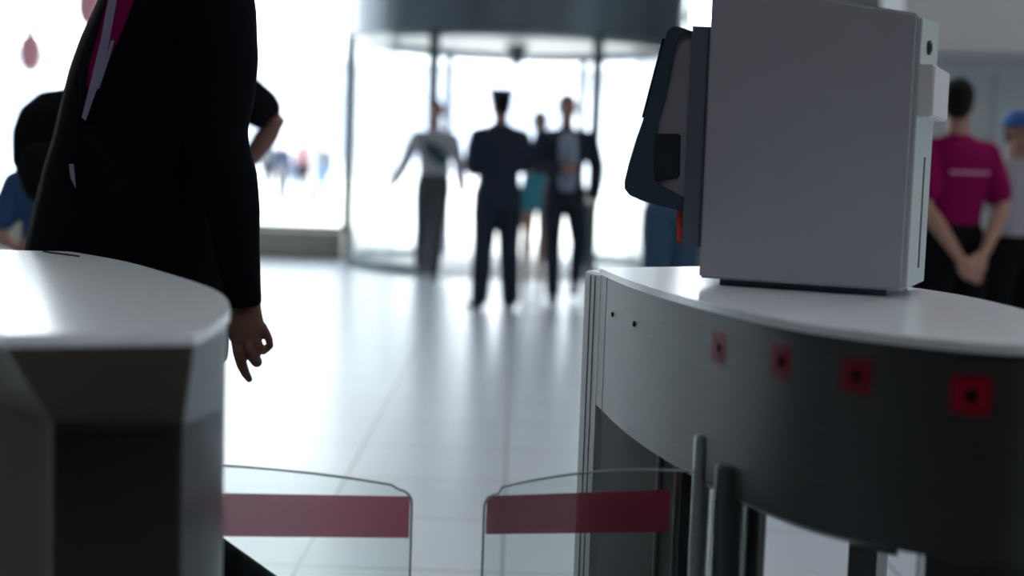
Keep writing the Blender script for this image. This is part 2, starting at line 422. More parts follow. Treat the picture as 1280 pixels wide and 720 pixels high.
#SECTION_ROOM
# ================================================================== THE HALL
YB = 17.0; ZC = 8.0; XL = -13.0; XR = 9.0; YN = -5.0
fl = B((XL, YN, -.12), (XR, YB + .1, 0)); floor = struct('floor', fl, floor_mat()); 
struct('ceiling', B((XL, YN, ZC), (XR, YB + .2, ZC + .2)), ceil_m)
# facade: low stone ledge, glass, frames, opening for the revolving door
struct('wall_back', (lambda bm: (box(bm, (2.35, YB, 0), (XR, YB + .25, ZC)), bm)[1])(bmesh.new()), wall_m)
tag_l = struct('trim_1', B((XL, YB - .35, 0), (-2.02, YB + .2, .33), .01), ledge_m)
struct('trim_2', B((1.98, YB - .25, 0), (2.75, YB, .42), .01), ledge_m)
def window(n, x0, x1, z0, z1, mull, fm, w=.07):
    bm = bmesh.new()
    for x in mull: box(bm, (x - w / 2, YB, z0), (x + w / 2, YB + .14, z1))
    box(bm, (x0, YB, z0), (x1, YB + .14, z0 + .05)); box(bm, (x0, YB, z1 - .06), (x1, YB + .14, z1))
    fr = struct('window_%d' % n, bm, fm)
    g = B((x0 + .01, YB + .06, z0 + .03), (x1 - .01, YB + .075, z1 - .03)); struct('pane', g, pane_m, fr)
window(1, XL, -2.0, .33, ZC, (-12.9, -10.2, -7.4, -4.62, -2.03), frame_m)
window(2, 1.95, 2.37, .0, ZC, (1.99, 2.33), frame_l, .05)
bmx = bmesh.new(); box(bmx, (-2.0, YB, 2.95), (1.98, YB + .14, 3.05)); box(bmx, (-2.0, YB, ZC - .06), (1.98, YB + .14, ZC))
w3 = struct('window_3', bmx, frame_m); struct('pane', B((-1.99, YB + .06, 3.0), (1.97, YB + .075, ZC - .03)), pane_m, w3)
# side wall on the right with its shop front, added window towards the camera side
bm = bmesh.new(); box(bm, (3.0, 11.8, 0), (XR, 12.05, ZC)); struct('wall_shopfront', bm, wall_c)
bm = bmesh.new(); box(bm, (2.95, 11.1, 2.17), (XR, 11.8, 3.6), .02); box(bm, (2.95, 11.55, 2.09), (XR, 11.8, 2.17)); struct('trim_3', bm, soffit_m)
bm = bmesh.new()
for x in (5.02, 6.2, 3.9): box(bm, (x - .012, 11.78, 0), (x + .012, 11.8, 2.09))
struct('trim_4', bm, frame_l)
bm = bmesh.new(); box(bm, (XR, 3.2, 0), (XR + .2, YB + .2, ZC)); box(bm, (XR, YN, 0), (XR + .2, -1.2, ZC)); box(bm, (XR, -1.2, 0), (XR + .2, 3.2, .5)); box(bm, (XR, -1.2, 3.2), (XR + .2, 3.2, ZC)); struct('wall_right', bm, wall_m)
bm = bmesh.new()
for y in (-1.16, 1.0, 3.16): box(bm, (XR, y - .04, .5), (XR + .12, y + .04, 3.2))
w4 = struct('window_4', bm, frame_m); struct('pane', B((XR + .05, -1.2, .5), (XR + .065, 3.2, 3.2)), pane_m, w4)  # unseen window added to light faces turned to the right
struct('wall_left', B((XL - .2, YN, 0), (XL, YB + .2, ZC)), mat('left_wall', (.12, .12, .12), .7))
struct('floor_rear', B((XL, YN, 0), (XR, 1.15, .006)), mat('dark_carpet', (.022, .021, .022), .95, bump=.4, bscale=300))  # unseen dark slab added so the steel reflects darkness
struct('wall_front', B((XL, YN - .2, 0), (XR, YN, ZC)), dark_wall)

# diffusers of the added ceiling fill lamps
fillm = bpy.data.materials.new('lamp_diffuser'); fillm.use_nodes = True
_b = fillm.node_tree.nodes['Principled BSDF']; _b.inputs['Emission Color'].default_value = (1, .97, .92, 1); _b.inputs['Emission Strength'].default_value = 13
fillm2 = fillm.copy(); fillm2.node_tree.nodes['Principled BSDF'].inputs['Emission Strength'].default_value = 9
# ================================================================== REVOLVING DOOR
CX, CY, RD = -.04, 16.6, 1.86
door = thing('revolving_door', 'large round revolving door with dark blue-grey canopy in the glass facade', 'revolving door', (CX, CY, 0))
def arc_wall(bm, r0_, r1_, a0, a1, z0, z1, n=24):
    """angles measured from -Y, counter-clockwise seen from above"""
    L = []
    for i in range(n + 1):
        a = a0 + (a1 - a0) * i / n; s, c = math.sin(a), -math.cos(a)
        L.append([bm.verts.new((CX + r * s, CY + r * c, z)) for r, z in ((r0_, z0), (r1_, z0), (r1_, z1), (r0_, z1))])
    for a, b in zip(L, L[1:]):
        for j in range(4): bm.faces.new((a[j], a[(j + 1) % 4], b[(j + 1) % 4], b[j]))
    if abs(a1 - a0) < 2 * PI - .01: bm.faces.new(L[0]); bm.faces.new(L[-1][::-1])
A0 = math.radians(27.2)
bm = bmesh.new(); arc_wall(bm, RD - .06, RD + .06, 0, 2 * PI - 1e-4, 2.56, 4.6, 72)
cyl(bm, (CX, CY, 2.66), RD - .05, .06, 72); cyl(bm, (CX, CY, 4.55), RD - .02, .05, 72)
can = link('canopy', bm, canopy_m, door)
bm = bmesh.new(); arc_wall(bm, RD - .05, RD - .02, 0, 2 * PI - 1e-4, 2.5, 2.56, 72); link('ceiling_ring', bm, frame_l, door)
bm = bmesh.new(); cyl(bm, (CX, CY, 2.60), RD - .06, .04, 72); link('soffit', bm, mat('door_soffit', (.6, .6, .6), .6), door)
bm = bmesh.new(); cyl(bm, (CX, CY, 2.36), .10, .2, 32, .15); cyl(bm, (CX, CY, 2.32), .05, .05, 24); link('hub', bm, steel_dark, door)
for sgn in (-1, 1):
    for base in (0, PI):
        pass
    # curved glass sides between the two openings
    bm = bmesh.new(); arc_wall(bm, RD - .008, RD + .008, sgn * A0, sgn * (PI - A0), .08, 2.54, 40); link('curved_glass', bm, pane_m, door)
    bm = bmesh.new(); arc_wall(bm, RD - .05, RD + .05, sgn * A0, sgn * (PI - A0), 0, .09, 40); link('base_rail', bm, frame_m, door)
    bm = bmesh.new(); ang = sgn * PI / 2; p = Vector((CX + (RD + .02) * math.sin(ang), CY - (RD + .02) * math.cos(ang), 0))
    box(bm, (p.x - .045, p.y - .05, 0), (p.x + .045, p.y + .05, 2.56)); link('post', bm, frame_m, door)
    for a, w, m_ in ((A0, .055, frame_m), (PI - A0, .05, frame_l)):
        p = Vector((CX + RD * math.sin(sgn * a), CY - RD * math.cos(sgn * a), 0))
        bm = bmesh.new(); box(bm, (p.x - w, p.y - .06, 0), (p.x + w, p.y + .06, 2.56), .008); link('post', bm, m_, door)
bm = bmesh.new(); arc_wall(bm, RD - .04, RD + .04, -A0, A0, 0, .02, 20); link('threshold', bm, frame_l, door)
bm = bmesh.new(); cyl(bm, (CX, CY, .0), RD - .06, .012, 64); link('floor_mat', bm, mat('entrance_mat', (.45, .46, .48), .9, bump=.4, bscale=200), door)

#SECTION_OUTSIDE
# ================================================================== OUTSIDE
plaza = mat('plaza_paving', (.62, .62, .60), .8, var=.05, vscale=.5)
struct('ground_plaza', B((-60, YB + .1, -.14), (60, 140, -.02)), plaza)
bm = bmesh.new(); box(bm, (-60, 95, 0), (40, 105, 7.5)); 
far_b = thing('pavilion', 'long pale pavilion far across the sunlit square', 'building', (-10, 100, -.02))
link('wall', bm, mat('pavilion_wall', (.50, .54, .62), .8), far_b)
bm = bmesh.new(); box(bm, (-61, 94, 7.5), (41, 106, 8.3)); link('roof', bm, mat('pavilion_roof', (.58, .60, .66), .7), far_b)
for i in range(14):
    bm = bmesh.new(); x = -56 + i * 6.9; box(bm, (x, 94.9, 1.2), (x + 4.2, 95.02, 5.8)); link('window', bm, mat('pavilion_glass', (.28, .33, .42), .3), far_b)
def tree(x, y, h, label):
    t = thing('tree', label, 'tree', (x, y, -.02), 'round trees across the square')
    bm = bmesh.new(); tube(bm, [(x, y, -.1), (x + .1, y, h * .35), (x, y + .1, h * .6)], [.22, .17, .10], 10); link('trunk', bm, mat('bark', (.12, .09, .07), .9), t)
    bm = bmesh.new(); rr = random.Random(int(x * 7))
    for i in range(420):
        a = rr.uniform(0, 2 * PI); z = rr.uniform(-1, 1); r = rr.uniform(.75, 1.0) ** .5; s = math.sqrt(1 - z * z)
        c = Vector((x + math.cos(a) * s * r * h * .30, y + math.sin(a) * s * r * h * .30, h * .68 + z * r * h * .30))
        m_ = Matrix.Translation(c) @ Matrix.Rotation(rr.uniform(0, 6), 4, 'X') @ Matrix.Rotation(rr.uniform(0, 6), 4, 'Y')
        bmesh.ops.create_circle(bm, cap_ends=True, segments=5, radius=h * .06, matrix=m_)
    link('crown', bm, mat('foliage_pale', (.34, .42, .32), .8, var=.3, vscale=1), t, smooth=False)
for px, Y, h, lb in ((10, 74, 4.6, 'round green tree at the far left of the square'), (58, 88, 5, 'round tree just right of the far left one, behind the black coat')):
    tree(xat(px, Y, 2), Y, h, lb)
lx = xat(397, 30, 2)
lp = thing('street_lamp', 'thin grey lamp post with a small lantern out on the square', 'lamp post', (lx, 30, -.02))
bm = bmesh.new(); tube(bm, [(lx, 30, -.02), (lx, 30, 2.2)], [.06, .045], 12); link('pole', bm, frame_m, lp)
bm = bmesh.new(); cyl(bm, (lx - .2, 30, 2.02), .17, .10, 16, .10); cyl(bm, (lx - .2, 30, 2.12), .05, .06, 12); link('lantern', bm, mat('lantern_brown', (.10, .05, .04), .6), lp)
bm = bmesh.new(); tube(bm, [(lx, 30, 2.17), (lx - .2, 30, 2.17)], [.025, .02], 8); link('arm', bm, frame_m, lp)

dull = mat('dusty_rose_cloth', (.16, .09, .10), .85)
cols = [(navy_m, grey_tr), (shirt_b, denim), (dull, black_c), (grey_tr, denim), (shirt_w, beige_c), (grey_tr, black_c)]
ped = [(352, 36, 'walker in dark blue outside, leftmost of the group by the lamp post', .3), (366, 39, 'walker in pale blue top and jeans outside behind the dark blue one', -.5),
       (379, 37, 'walker in dusty rose top outside, just left of the lamp post', 2.6), (405, 41, 'walker in grey top outside, just right of the lamp post', .1),
       (447, 38, 'walker in white top outside behind the left edge of the revolving door', 2.9), (335, 42, 'walker in grey top and black trousers outside beside the dark coat', 3.3)]
for i, (px, Y, lb, a) in enumerate(ped):
    s_ = .14 * (-1) ** i
    person(lb, (xat(px, Y, .8), Y, -.02), a, 1.66 + .05 * (i % 3), J=dict(kneeL=(-.09, -.12, .50), ankL=(-.1, -.16, .085), kneeR=(.09, .02, .48), ankR=(.1, .2, .12), toeR=(.1, .08, .03)),
           topm=cols[i][0], legm=cols[i][1], vox=.02, group='walkers outside', hands=False, eyes=False)

# hanging red pendants inside the left window
for px, py, Y, lb in ((38, 66, 14.0, 'red round pendant hanging on a thin cord, lower of the two by the left window'), (112, 8, 13.0, 'red round pendant hanging on a thin cord, partly hidden by the dark coat')):
    c = at(px, py, Y); t = thing('hanging_pendant', lb, 'pendant', (c.x, c.y, c.z - .2), 'red pendants')
    bm = bmesh.new(); ell(bm, c, (.11, .11, .19), 20); link('body', bm, red_l, t)
    bm = bmesh.new(); cyl(bm, c + Vector((0, 0, .19)), .05, .07, 16, .03); link('cap', bm, frame_m, t)
    bm = bmesh.new(); tube(bm, [c + Vector((0, 0, .25)), Vector((c.x, c.y, ZC))], [.012, .012], 6); link('cord', bm, frame_m, t)

#SECTION_TURN
# ================================================================== TURNSTILES
def smooth_plan(pts, k=8): return [(p.x, p.y) for p in catmull([Vector((a, b, 0)) for a, b in pts], k)]
def offset_plan(pl, d):
    n = len(pl); out = []
    cx = sum(p[0] for p in pl) / n; cy = sum(p[1] for p in pl) / n
    for i in range(n):
        a = Vector(pl[i - 1]); b = Vector(pl[(i + 1) % n]); t = (b - a).normalized(); nn = Vector((t.y, -t.x))
        if nn.dot(Vector(pl[i]) - Vector((cx, cy))) < 0: nn = -nn
        out.append((pl[i][0] + nn.x * d, pl[i][1] + nn.y * d))
    return out
ZT = 1.0; ZL = .725
# right-hand turnstile plan: sharp far-left corner, bulging lane side, rounded near end
lane = [(p.x, p.y) for p in catmull([Vector((a, b, 0)) for a, b in ((.176, 2.82), (.215, 2.52), (.277, 2.235), (.384, 1.925), (.515, 1.775), (.64, 1.73), (.755, 1.785))], 8, False)]
farside = [(p.x, p.y) for p in catmull([Vector((a, b, 0)) for a, b in ((.755, 1.785), (.805, 1.98), (.80, 2.21), (.762, 2.50), (.62, 2.76), (.40, 2.965))], 8, False)]
planR = lane + farside[1:]
tr = thing('turnstile', 'curved brushed steel turnstile on the right carrying the grey ticket terminal', 'turnstile', (.48, 2.3, 0))
bm = bmesh.new(); prism(bm, planR, ZL, ZT - .012)
bm.faces.ensure_lookup_table()
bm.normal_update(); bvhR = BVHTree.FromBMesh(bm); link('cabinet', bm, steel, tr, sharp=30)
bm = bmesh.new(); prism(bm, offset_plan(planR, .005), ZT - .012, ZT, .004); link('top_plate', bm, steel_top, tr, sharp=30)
def hitR(px, py):
    d = ray(px, py); loc, nor, i, dist = bvhR.ray_cast(CAM, d); 
    if nor.dot(d) > 0: nor = -nor
    return loc, nor
# lower legs of the cabinet
def sub_plan(pts, inset): return pts
farped = [(.186, 2.80), (.213, 2.60), (.262, 2.38), (.285, 2.315), (.325, 2.33), (.395, 2.70), (.36, 2.90)]
bm = bmesh.new(); prism(bm, farped, 0.0, ZL); link('far_pedestal', bm, panel_m, tr, sharp=30)
bm = bmesh.new()
for t in (.0, 1.0):
    a, b = Vector((.262, 2.38)), Vector((.285, 2.315)); p = a.lerp(b, t); cyl(bm, (p.x, p.y, 0), .006, ZL, 10)
link('pedestal_trim', bm, steel_dark, tr)
# rounded corner trim at the far end
bm = bmesh.new(); prism(bm, [(.1755, 2.823), (.149, 2.905), (.172, 2.935), (.205, 2.86)], 0, ZT - .013, .003); link('corner_trim', bm, trim_m, tr, smooth=False)
for f in (.33, .62):
    x, y = .1755 - .0265 * f, 2.823 + .082 * f; bm = bmesh.new(); cyl(bm, (x, y, 0), .0014, ZT - .02, 8); link('trim_groove', bm, rubber, tr)
near = [p for p in lane if p[0] > .515] + [(x, y) for x, y in farside[1:] if y < 2.02]
near = offset_plan(near, -.002)
bm = bmesh.new(); prism(bm, near, 0.0, ZL); link('near_pedestal', bm, steel_dark, tr, sharp=30)
# inner leg plate seen in the opening
bm = bmesh.new(); prism(bm, [(.545, 2.20), (.585, 2.18), (.64, 2.32), (.60, 2.34)], 0, ZL); link('leg_plate', bm, steel_dark, tr)
bm = bmesh.new(); prism(bm, offset_plan([p for p in lane if .30 < p[0] < .53] + [(.53, 1.9), (.40, 2.2)], -.012), ZL - .008, ZL); link('underside_flange', bm, steel_top, tr)
# hinge columns of the glass flaps
for (x, y, r, zt) in ((.306, 2.165, .017, .795), (.336, 2.075, .026, .768)):
    bm = bmesh.new(); cyl(bm, (x, y, 0), r, zt, 28); bmesh.ops.bevel(bm, geom=[e for e in bm.edges if all(v.co.z > zt - .001 for v in e.verts)], offset=.003, segments=2, affect='EDGES')
    link('hinge_column', bm, steel_light if r < .02 else steel_dark, tr)
bm = bmesh.new(); cyl(bm, (.362, 2.10, 0), .032, .74, 24); link('hinge_housing', bm, mat('housing_black', (.02, .021, .022), .4, .5), tr)
# seams
for px in (756, 1163, 1245):
    loc, nor = hitR(px, 460 if px > 800 else 420); bm = bmesh.new()
    t = Vector((0, 0, 1)).cross(nor).normalized()
    pts = [loc + t * .0015 + nor * .0006, loc - t * .0015 + nor * .0006, loc - t * .0015 - nor * .003, loc + t * .0015 - nor * .003]
    pts = [Vector((p.x, p.y, ZL if px < 800 else .01)) for p in pts]
    extrude_poly(bm, pts, (0, 0, ZT - .014 - pts[0].z)); link('seam', bm, rubber if px < 800 else steel, tr, smooth=False)
# photo sensors along the lane and the red glow painted as squares around them
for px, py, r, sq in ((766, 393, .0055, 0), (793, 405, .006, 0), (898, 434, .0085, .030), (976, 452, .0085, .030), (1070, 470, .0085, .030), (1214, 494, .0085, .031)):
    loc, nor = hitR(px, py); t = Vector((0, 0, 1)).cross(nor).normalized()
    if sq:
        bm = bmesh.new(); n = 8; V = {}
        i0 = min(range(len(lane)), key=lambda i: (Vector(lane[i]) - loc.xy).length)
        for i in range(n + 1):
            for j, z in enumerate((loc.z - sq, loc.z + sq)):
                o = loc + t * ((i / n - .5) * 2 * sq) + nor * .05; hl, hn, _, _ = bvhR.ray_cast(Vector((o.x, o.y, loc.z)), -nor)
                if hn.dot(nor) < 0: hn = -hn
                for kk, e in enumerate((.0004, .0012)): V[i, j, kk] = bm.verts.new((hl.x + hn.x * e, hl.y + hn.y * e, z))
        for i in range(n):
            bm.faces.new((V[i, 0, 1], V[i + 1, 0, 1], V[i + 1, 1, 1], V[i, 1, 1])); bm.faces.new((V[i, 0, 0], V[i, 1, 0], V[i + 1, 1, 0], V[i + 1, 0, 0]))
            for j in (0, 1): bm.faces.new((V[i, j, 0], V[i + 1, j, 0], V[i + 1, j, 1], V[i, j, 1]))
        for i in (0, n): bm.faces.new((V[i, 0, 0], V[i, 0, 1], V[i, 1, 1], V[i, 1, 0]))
        s_ = link('red_square', bm, glow_strong if px > 1200 else glow_faint, tr, smooth=False); s_['label'] = 'translucent red square around a sensor'
    bm = bmesh.new(); cyl(bm, loc - nor * .002, r, .0048, 20, r * .85, axis=nor); cyl(bm, loc - nor * .002, r * .6, .006, 16, axis=nor)
    link('sensor', bm, black_hole, tr)

def flap(parent, hinge, tip, zt_h, zt_t, band_h, band_t, inset_h, zb=.18):
    """glass wing from the hinge to its free tip; arched top edge"""
    h = Vector((*hinge, 0)); t = Vector((*tip, 0)); d = t - h; L = d.length; d.normalize(); nn = Vector((-d.y, d.x, 0)) * .005
    pts = [h + Vector((0, 0, zb)), h + Vector((0, 0, zt_h))]
    for i in range(1, 13):
        f = i / 12; z = zt_h + (zt_t - zt_h) * (f ** 2.2)
        if i == 12: continue
        pts.append(h + d * L * f + Vector((0, 0, z)))
    for a in range(6):
        an = a / 5 * PI / 2; r = .022; pts.append(t - d * r + d * r * math.sin(an) + Vector((0, 0, zt_t - r + r * math.cos(an) - .002)))
    pts.append(t + Vector((0, 0, zb)))
    bm = bmesh.new(); extrude_poly(bm, [p - nn for p in pts], nn * 2); g = link('glass_flap', bm, glass_flap, parent, smooth=False)
    # polished edge
    bm = bmesh.new(); e = pts[1:]
    tube(bm, [p for p in e], [.0020] * len(e), 6, side=nn.normalized(), cap=False); link('polished_edge', bm, glass_edge, g)
    bm = bmesh.new(); a = h + d * inset_h; b = t - d * .003
    q = [a + Vector((0, 0, band_h[0])), b + Vector((0, 0, band_t[0])), b + Vector((0, 0, band_t[1])), a + Vector((0, 0, band_h[1]))]
    extrude_poly(bm, [p - nn * 1.16 for p in q], -nn * .1 if nn.y > 0 else nn * .1)
    bb = link('band', bm, film_m, g, smooth=False); bb['label'] = 'pink translucent warning band'
hR = (.292, 2.185); tipx = xat(606, 2.22, .68)
flap(tr, hR, (tipx, 2.22), .732, .680, (.632, .700), (.610, .672), .033)

# left-hand turnstile
laneL = [(p.x, p.y) for p in catmull([Vector((a, b, 0)) for a, b in ((-.352, 1.575), (-.355, 1.70), (-.372, 1.85), (-.440, 2.08), (-.585, 2.36), (-.72, 2.58), (-.865, 2.755))], 8, False)]
backL = [(p.x, p.y) for p in catmull([Vector((a, b, 0)) for a, b in ((-.99, 2.735), (-.93, 2.45), (-.83, 2.12), (-.68, 1.80), (-.54, 1.505))], 8, False)]
def taper(x, y):
    w = max(0, min(1, (1.80 - y) / .25)); return (x + (-.031 if x > -.46 else .012) * w, y + (.08 if x > -.46 else .13) * w)
planL = laneL + backL
tl = thing('turnstile', 'curved brushed steel turnstile on the left, its pale top close to the camera', 'turnstile', (-.62, 2.15, 0))
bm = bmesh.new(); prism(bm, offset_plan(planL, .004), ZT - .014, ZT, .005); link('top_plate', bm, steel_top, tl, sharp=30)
bm = bmesh.new(); prism(bm, [(-.90, 2.715), (-.835, 2.66), (-.80, 2.62), (-.87, 2.68)], ZT, ZT + .003); link('ticket_slot', bm, rubber, tl)
# cabinet: upper shell with sloping near end
def shell(bm, plan, z0, z1, yslope):
    top = [(x, y, z1) for x, y in plan]; bot = []
    for x, y in plan: bot.append((*taper(x, y), z0))
    vt = [bm.verts.new(p) for p in top]; vb = [bm.verts.new(p) for p in bot]; n = len(plan)
    bm.faces.new(vt); bm.faces.new(vb[::-1])
    for i in range(n): bm.faces.new((vb[i], vb[(i + 1) % n], vt[(i + 1) % n], vt[i]))
bm = bmesh.new(); shell(bm, planL, .88, ZT - .014, .1); shade_faces(link('cabinet', bm, steel_light, tl, sharp=25), shade_steel, lambda n: n.x < .35)  # right-facing faces get lighter steel, the rest the painted-in shade
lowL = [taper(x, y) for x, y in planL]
bm = bmesh.new(); prism(bm, lowL, ZL, .88); shade_faces(link('lower_cabinet', bm, steel_light, tl, sharp=25), shade_steel, lambda n: n.x < .35)
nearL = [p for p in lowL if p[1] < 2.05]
bm = bmesh.new(); prism(bm, nearL, 0, ZL); shade_faces(link('near_pedestal', bm, steel_light, tl, sharp=25), shade_steel, lambda n: n.x < .35)
farL = [p for p in offset_plan(lowL, -.015) if p[1] > 2.4]
bm = bmesh.new(); prism(bm, farL, 0, ZL); link('far_pedestal', bm, panel_m, tl, sharp=25)
# dark inset plate on the near end
a = Vector((*taper(-.352, 1.575), 0)); b = Vector((*taper(-.54, 1.505), 0)); a, b = a.lerp(b, .03), a.lerp(b, .97); d = (b - a).normalized(); nn = Vector((d.y, -d.x, 0)); nn = nn if nn.y < 0 else -nn
bm = bmesh.new(); extrude_poly(bm, [a + nn * .0, b + nn * .0, b + nn * .0 + Vector((0, 0, .872)), a + Vector((0, 0, .872))], nn * .006, .002); link('end_plate', bm, mat('end_plate_dark', (.042, .040, .045), .45, .2), tl, smooth=False)
for (x, y, r) in ((-.545, 2.225, .02), (-.50, 2.13, .026)):
    bm = bmesh.new(); cyl(bm, (x, y, 0), r, .78, 28); link('hinge_column', bm, steel_dark, tl)
flap(tl, (-.535, 2.20), (xat(515, 2.21, .675), 2.215), .712, .682, (.598, .668), (.604, .671), .03)

#SECTION_KIOSK
# ================================================================== TICKET TERMINAL
KA = Vector((.326, 2.485, 0)); KB = Vector((.645, 2.345, 0)); ku = (KB - KA).normalized(); kn = Vector((-ku.y, ku.x, 0)); kn = kn if kn.y > 0 else -kn  # kn points away from the camera
KW = (KB - KA).length; KD = .215
kt = thing('ticket_terminal', 'large grey ticket terminal box with tilted dark screen on the right turnstile', 'ticket terminal', (.50, 2.50, ZT))
def K(u, w, z): return KA + ku * u + kn * w + Vector((0, 0, z))
def kplane(px, py, w=0):
    d = ray(px, py); p0 = KA + kn * w; t = (p0 - CAM).dot(kn) / d.dot(kn); return CAM + d * t
ZB = ZT + .012
zfl, zfr, zbr, zbl = 1.525, 1.466, 1.478, 1.535
bm = bmesh.new()
vs = [bm.verts.new(p) for p in (K(0, 0, ZB), K(KW, 0, ZB), K(KW, KD, ZB), K(0, KD, ZB), K(0, 0, zfl), K(KW, 0, zfr), K(KW, KD, zbr), K(0, KD, zbl))]
for f in ((0, 1, 2, 3), (4, 5, 6, 7), (0, 1, 5, 4), (1, 2, 6, 5), (2, 3, 7, 6), (3, 0, 4, 7)): bm.faces.new([vs[i] for i in f])
bmesh.ops.bevel(bm, geom=bm.edges[:], offset=.004, segments=3, affect='EDGES')
link('housing', bm, kiosk_m, kt, sharp=60)
# lighter side door
bm = bmesh.new(); extrude_poly(bm, [K(KW, .006, ZB + .004), K(KW, KD - .004, ZB + .004), K(KW, KD - .004, zbr - .006), K(KW, .006, zfr - .006)], ku * .006, .0015); link('side_door', bm, kiosk_side, kt, smooth=False)
bm = bmesh.new(); extrude_poly(bm, [K(.03, .03, ZT), K(KW - .03, .03, ZT), K(KW - .02, KD - .02, ZT), K(.03, KD - .02, ZT)], (0, 0, .014)); link('plinth', bm, plate_m, kt, smooth=False)
# reader block and keyhole, slot
bm = bmesh.new(); z1, z0 = 1.385, 1.300
extrude_poly(bm, [K(KW - .004, .010, z0), K(KW - .004, KD - .01, z0), K(KW - .004, KD - .01, z1), K(KW - .004, .010, z1)], ku * .034, .003); rd = link('card_reader', bm, reader_m, kt, smooth=False)
bm = bmesh.new(); cyl(bm, K(KW + .003, .085, 1.418), .012, .008, 24, axis=ku); cyl(bm, K(KW + .005, .085, 1.418), .007, .008, 16, axis=ku); link('lock', bm, bezel_d, kt)
bm = bmesh.new(); extrude_poly(bm, [K(KW + .004, .120, 1.045), K(KW + .004, .128, 1.045), K(KW + .004, .128, 1.235), K(KW + .004, .120, 1.235)], ku * .0035); link('slot', bm, bezel_d, kt, smooth=False)
# mounting plate on the left side
def kpoly(pxs, w=0): return [kplane(x, y, w) for x, y in pxs]
bm = bmesh.new(); extrude_poly(bm, kpoly([(865, 32), (888, 33), (874, 309), (851, 307)], .012), kn * .17, .003); link('mounting_plate', bm, plate_m, kt, smooth=False)
# tilted display: grey flank, navy bezel wrapped round it
bm = bmesh.new(); extrude_poly(bm, kpoly([(848, 40), (868, 43), (856, 252), (812, 232), (800, 205), (822, 150)], .022), kn * .15, .002); link('display_flank', bm, mat('display_flank_grey', (.27, .26, .31), .5), kt, smooth=False)
bez = [(840, 33), (847, 33), (863, 38), (863, 41), (848, 42), (845, 52), (838, 88), (830, 125), (822, 152), (818, 180), (815, 205), (816, 226), (826, 232), (853, 247), (853, 264),
       (830, 259), (800, 250), (786, 244), (780, 236), (780, 226), (786, 205), (796, 172), (803, 152), (808, 135), (817, 100), (829, 55), (834, 38)]
bm = bmesh.new(); extrude_poly(bm, kpoly(bez, .012), kn * .175, .0025); link('bezel', bm, bezel_m, kt, smooth=False)
pk = [(815, 167), (847, 167), (850, 170), (849, 219), (846, 223), (815, 227)]
bm = bmesh.new(); extrude_poly(bm, kpoly(pk, .017), kn * .012, .002); link('speaker_pocket', bm, bezel_d, kt, smooth=False)
scr = [(836, 45), (838, 46), (811, 150), (790, 218), (788, 217), (806, 150)]
dl = -ku * .004
a_ = kplane(832, 48, .03); b_ = kplane(806, 147, .03); bm = bmesh.new()
extrude_poly(bm, [a_ - ku * .002, b_ - ku * .002, b_ - ku * .002 + kn * .14, a_ - ku * .002 + kn * .14], -ku * .004); link('screen', bm, screen_m, kt, smooth=False)
bm = bmesh.new(); extrude_poly(bm, kpoly([(846, 262), (853, 264), (851, 303), (845, 301)], .03), kn * .10, .002); o_ = link('ticket_mouth', bm, red_pl, kt, smooth=False); o_['label'] = 'orange-red ticket mouth'

#SECTION_PEOPLE
# ================================================================== PEOPLE
YS = 3.02
def S(px, py, dy=0): return at(px, py, YS + dy)
fx = S(215, 300).x
root = thing('person', 'person in a long black suit coat with lilac lanyard walking past the left turnstile', 'person', (fx, YS, 0))
root_o = WORLD[root.name]
def zpx(py, px=200): return S(px, py).z
# --- body (head above the picture, own left hand hanging)
nk = Vector((S(225, -40).x, YS + .02, 1.60)); hdc = nk + Vector((-.05, -.01, .18))
shN = S(266, 0, -.15); shF = Vector((S(190, 0).x, YS + .20, 1.50))
elN = S(272, 175, -.155); wrN = S(304, 372, -.165)
hipc = Vector((S(190, 330).x, YS, .99))
bm = bmesh.new()
rings(bm, [(hipc + Vector((0, 0, -.12)), (.13, 0, 0), (0, .16, 0)), (hipc, (.13, 0, 0), (0, .17, 0)), (lerp(hipc, nk, .4), (.11, 0, 0), (0, .14, 0)), (lerp(hipc, nk, .75), (.13, 0, 0), (0, .18, 0)), (nk + Vector((0, 0, -.06)), (.08, 0, 0), (0, .12, 0)), (nk, (.055, 0, 0), (0, .06, 0))], 20)
tube(bm, [nk - Vector((0, 0, .05)), nk + Vector((-.01, 0, .07)), hdc + Vector((.015, 0, -.03))], [.064, .058, .056], 14)
ell(bm, hdc + Vector((.02, 0, .03)), (.102, .08, .098), 20); ell(bm, hdc + Vector((-.022, 0, -.03)), (.078, .066, .083), 20)
ell(bm, hdc + Vector((-.052, 0, -.085)), (.038, .038, .030), 14); ell(bm, hdc + Vector((-.065, 0, .03)), (.03, .058, .018), 14)
tube(bm, [hdc + Vector((-.094, 0, .02)), hdc + Vector((-.108, 0, -.008)), hdc + Vector((-.112, 0, -.022))], [.010, .014, .016], 10)
ell(bm, hdc + Vector((-.094, 0, -.055)), (.013, .027, .009), 12)
for sy in (-1, 1): ell(bm, hdc + Vector((.012, sy * .08, -.005)), (.021, .012, .034), 12)
tube(bm, [shN, lerp(shN, elN, .5), elN, lerp(elN, wrN, .35), lerp(elN, wrN, .75), wrN], [.045, .042, .036, .035, .031, .029], 14)
elF = Vector((S(150, 160).x, YS + .26, 1.22)); wrF = Vector((S(105, 300).x, YS + .22, 1.00))
tube(bm, [shF, lerp(shF, elF, .5), elF, lerp(elF, wrF, .4), wrF], [.058, .050, .042, .042, .029], 14)
hand_bm(bm, wrF, wrF - elF, (-1, 0, .3), 1.05, .5, 1)
